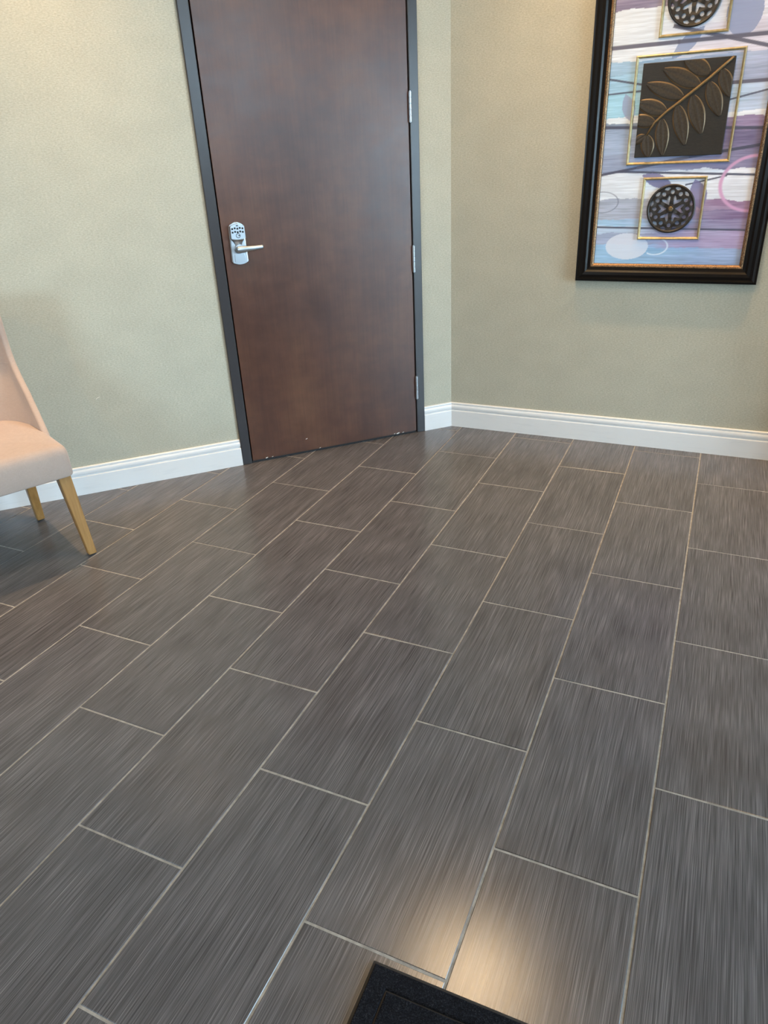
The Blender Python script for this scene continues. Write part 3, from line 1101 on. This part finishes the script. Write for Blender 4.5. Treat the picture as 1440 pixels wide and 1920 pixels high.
def leg(top_c, top_s, bot_c, bot_s):
    bm = bmesh.new()
    rings = []
    for (cx, cy), s, z in ((bot_c, bot_s, 0.006), (bot_c, bot_s + 0.001, 0.008), (((bot_c[0] + top_c[0]) / 2, (bot_c[1] + top_c[1]) / 2), (bot_s + top_s) / 2, 0.18), (top_c, top_s, 0.360)):
        h_ = s / 2
        e_ = 0.0025
        rings.append([(cx + x, cy + y, z) for x, y in ((-h_ + e_, -h_), (h_ - e_, -h_), (h_, -h_ + e_), (h_, h_ - e_), (h_ - e_, h_), (-h_ + e_, h_), (-h_, h_ - e_), (-h_, -h_ + e_))])
    loft(bm, rings)
    o = obj('leg', bm, M_OAK, chair)
    bm = bmesh.new()
    add_cyl(bm, (bot_c[0], bot_c[1], 0.0003), (bot_c[0], bot_c[1], 0.0065), bot_s * 0.42, n=16)
    obj('glide', bm, M_RUBBER, o)


for mir in (False, True):
    f_ = (lambda p: (CW - p[0], p[1])) if mir else (lambda p: p)
    leg(f_((0.041, -0.040)), 0.047, f_((0.0115, -0.030)), 0.030)
    leg(f_((0.086, -0.425)), 0.046, f_((0.062, -0.505)), 0.030)

# ------------------------------------------------------------------ entrance mat
MAT_A = math.radians(1.0)
mat_o = empty('entrance_mat', Matrix.Translation((-0.4485, -2.958, 0)) @ Matrix.Rotation(MAT_A, 4, 'Z'))
tag(mat_o, 'charcoal ribbed carpet entrance mat on the tiles', 'mat')
MW, MD = 1.45, 0.90
obj('rubber_backing', box(0, MW, -MD, 0, 0.0006, 0.0062, 0.0012), M_RUBBER, mat_o)
q = 0.006
k = 0
while q < 0.40:
    wd = 0.036 if k == 0 else 0.055
    last = q + wd > 0.38
    bm = bmesh.new()
    if last:
        add_box(bm, q, MW - q, -MD + q, -q, 0.005, 0.0105, 0.002)
        obj('pile_center', bm, M_PILE, mat_o)
        break
    sweep_rect_pts = [(0, 0.005), (0, 0.0085), (0.002, 0.0105), (wd - 0.002, 0.0105), (wd, 0.0085), (wd, 0.005)]
    rg = []
    for cx, cy, sx, sy in ((q, -MD + q, 1, 1), (MW - q, -MD + q, -1, 1), (MW - q, -q, -1, -1), (q, -q, 1, -1)):
        rg.append([bm.verts.new((cx + sx * a, cy + sy * a, z)) for a, z in sweep_rect_pts])
    for i in range(4):
        a_, b_ = rg[i], rg[(i + 1) % 4]
        for j in range(len(sweep_rect_pts)):
            l = (j + 1) % len(sweep_rect_pts)
            bm.faces.new((a_[j], a_[l], b_[l], b_[j]))
    obj('pile_band', bm, M_PILE, mat_o)
    q += wd + 0.0035
    k += 1

# ------------------------------------------------------------------ scuff on the wallpaper
bm = bmesh.new()
add_tube(bm, [(-1.800, -0.0004, 0.4425), (-1.794, -0.0006, 0.447), (-1.786, -0.0006, 0.4500), (-1.780, -0.0004, 0.4515)], [0.0006, 0.0012, 0.0010, 0.0004], 6)
obj('scuff', bm, M_CHIP, wl)

# ------------------------------------------------------------------ unseen ceiling downlights and washers, added for warm light
where = ['behind the viewer, nearer the chair', 'behind the viewer, nearer the window']
for (x, y, p), wh in zip(LAMPS, where):
    d = empty('unseen_downlight', Matrix.Translation((x, y, CEIL)))
    tag(d, 'added unseen round white ceiling downlight ' + wh, 'ceiling light', 'unseen downlights')
    bm = bmesh.new()
    n = 32
    rings = [[(r * math.cos(2 * PI * i / n), r * math.sin(2 * PI * i / n), z) for i in range(n)] for r, z in ((0.095, 0.0), (0.094, -0.006), (0.076, -0.008), (0.072, -0.002))]
    loft(bm, rings, False, False)
    obj('trim_ring', bm, M_TRIM, d)
    bm = bmesh.new()
    add_cyl(bm, (0, 0, -0.004), (0, 0, 0.0), 0.072, n=32)
    obj('lens', bm, M_LENS, d)
    li = bpy.data.lights.new('unseen_downlight_lamp', 'AREA')
    li.shape = 'DISK'
    li.size = 0.14
    li.energy = p
    li.color = LAMP_COLOR
    lo = bpy.data.objects.new('unseen_downlight_lamp', li)
    COL.objects.link(lo)
    lo.parent = d
    lo.location = (0, 0, -0.006)

where = ['high above the chair wall, nearer the door', 'high above the chair', 'right of the framed art', 'left of the framed art']
for (x, y, p), wh in zip(ADDED_WASHERS, where):
    d = empty('added_wall_washer', Matrix.Translation((x, y, CEIL)))  # unseen fixture added for a warm wash on the upper wall
    tag(d, 'added unseen small ceiling wall washer ' + wh, 'ceiling light', 'added wall washers')
    bm = bmesh.new()
    n = 28
    rings = [[(r * math.cos(2 * PI * i / n), r * math.sin(2 * PI * i / n), z) for i in range(n)] for r, z in ((0.060, 0.0), (0.059, -0.005), (0.046, -0.006), (0.043, -0.0015))]
    loft(bm, rings, False, False)
    obj('trim_ring', bm, M_TRIM, d)
    bm = bmesh.new()
    add_cyl(bm, (0, 0, -0.002), (0, 0, 0.0), 0.043, n=28)
    obj('baffle', bm, M_GAP, d)
    li = bpy.data.lights.new('added_washer_lamp', 'AREA')
    li.shape = 'DISK'
    li.size = 0.07
    li.energy = p
    li.color = LAMP_COLOR
    li.spread = math.radians(62)
    lo = bpy.data.objects.new('added_washer_lamp', li)
    COL.objects.link(lo)
    lo.parent = d
    lo.location = (0, 0, -0.004)

# hanging bowl lamp over the middle of the floor
bl = empty('bowl_pendant', Matrix.Translation((BOWL[0], BOWL[1], CEIL)))
tag(bl, 'frosted glass bowl lamp hanging over the middle of the floor', 'ceiling light')
dz = BOWL[2] - CEIL
bm = bmesh.new()
add_cyl(bm, (0, 0, -0.02), (0, 0, 0), 0.06, 0.065, 24)
obj('canopy', bm, M_FRAME, bl)
bm = bmesh.new()
add_cyl(bm, (0, 0, dz + 0.055), (0, 0, -0.015), 0.007, n=12)
obj('rod', bm, M_FRAME, bl)
n = 40
bm = bmesh.new()
rings = []
for k in range(1, 9):
    a = PI / 2 * k / 8
    rings.append([(0.25 * math.sin(a) * math.cos(2 * PI * i / n), 0.25 * math.sin(a) * math.sin(2 * PI * i / n), dz + 0.06 - 0.075 * math.cos(a)) for i in range(n)])
for r, z in ((0.245, 0.061), (0.15, 0.066), (0.02, 0.067)):
    rings.append([(r * math.cos(2 * PI * i / n), r * math.sin(2 * PI * i / n), dz + z) for i in range(n)])
loft(bm, rings)
M_BOWL, nt, b = mat('glowing_frosted_glass', (0.8, 0.78, 0.74, 1), 0.5)
b.inputs['Emission Color'].default_value = (1.0, 0.70, 0.40, 1)
b.inputs['Emission Strength'].default_value = BOWL_STRENGTH
obj('bowl', bm, M_BOWL, bl, smooth=True)
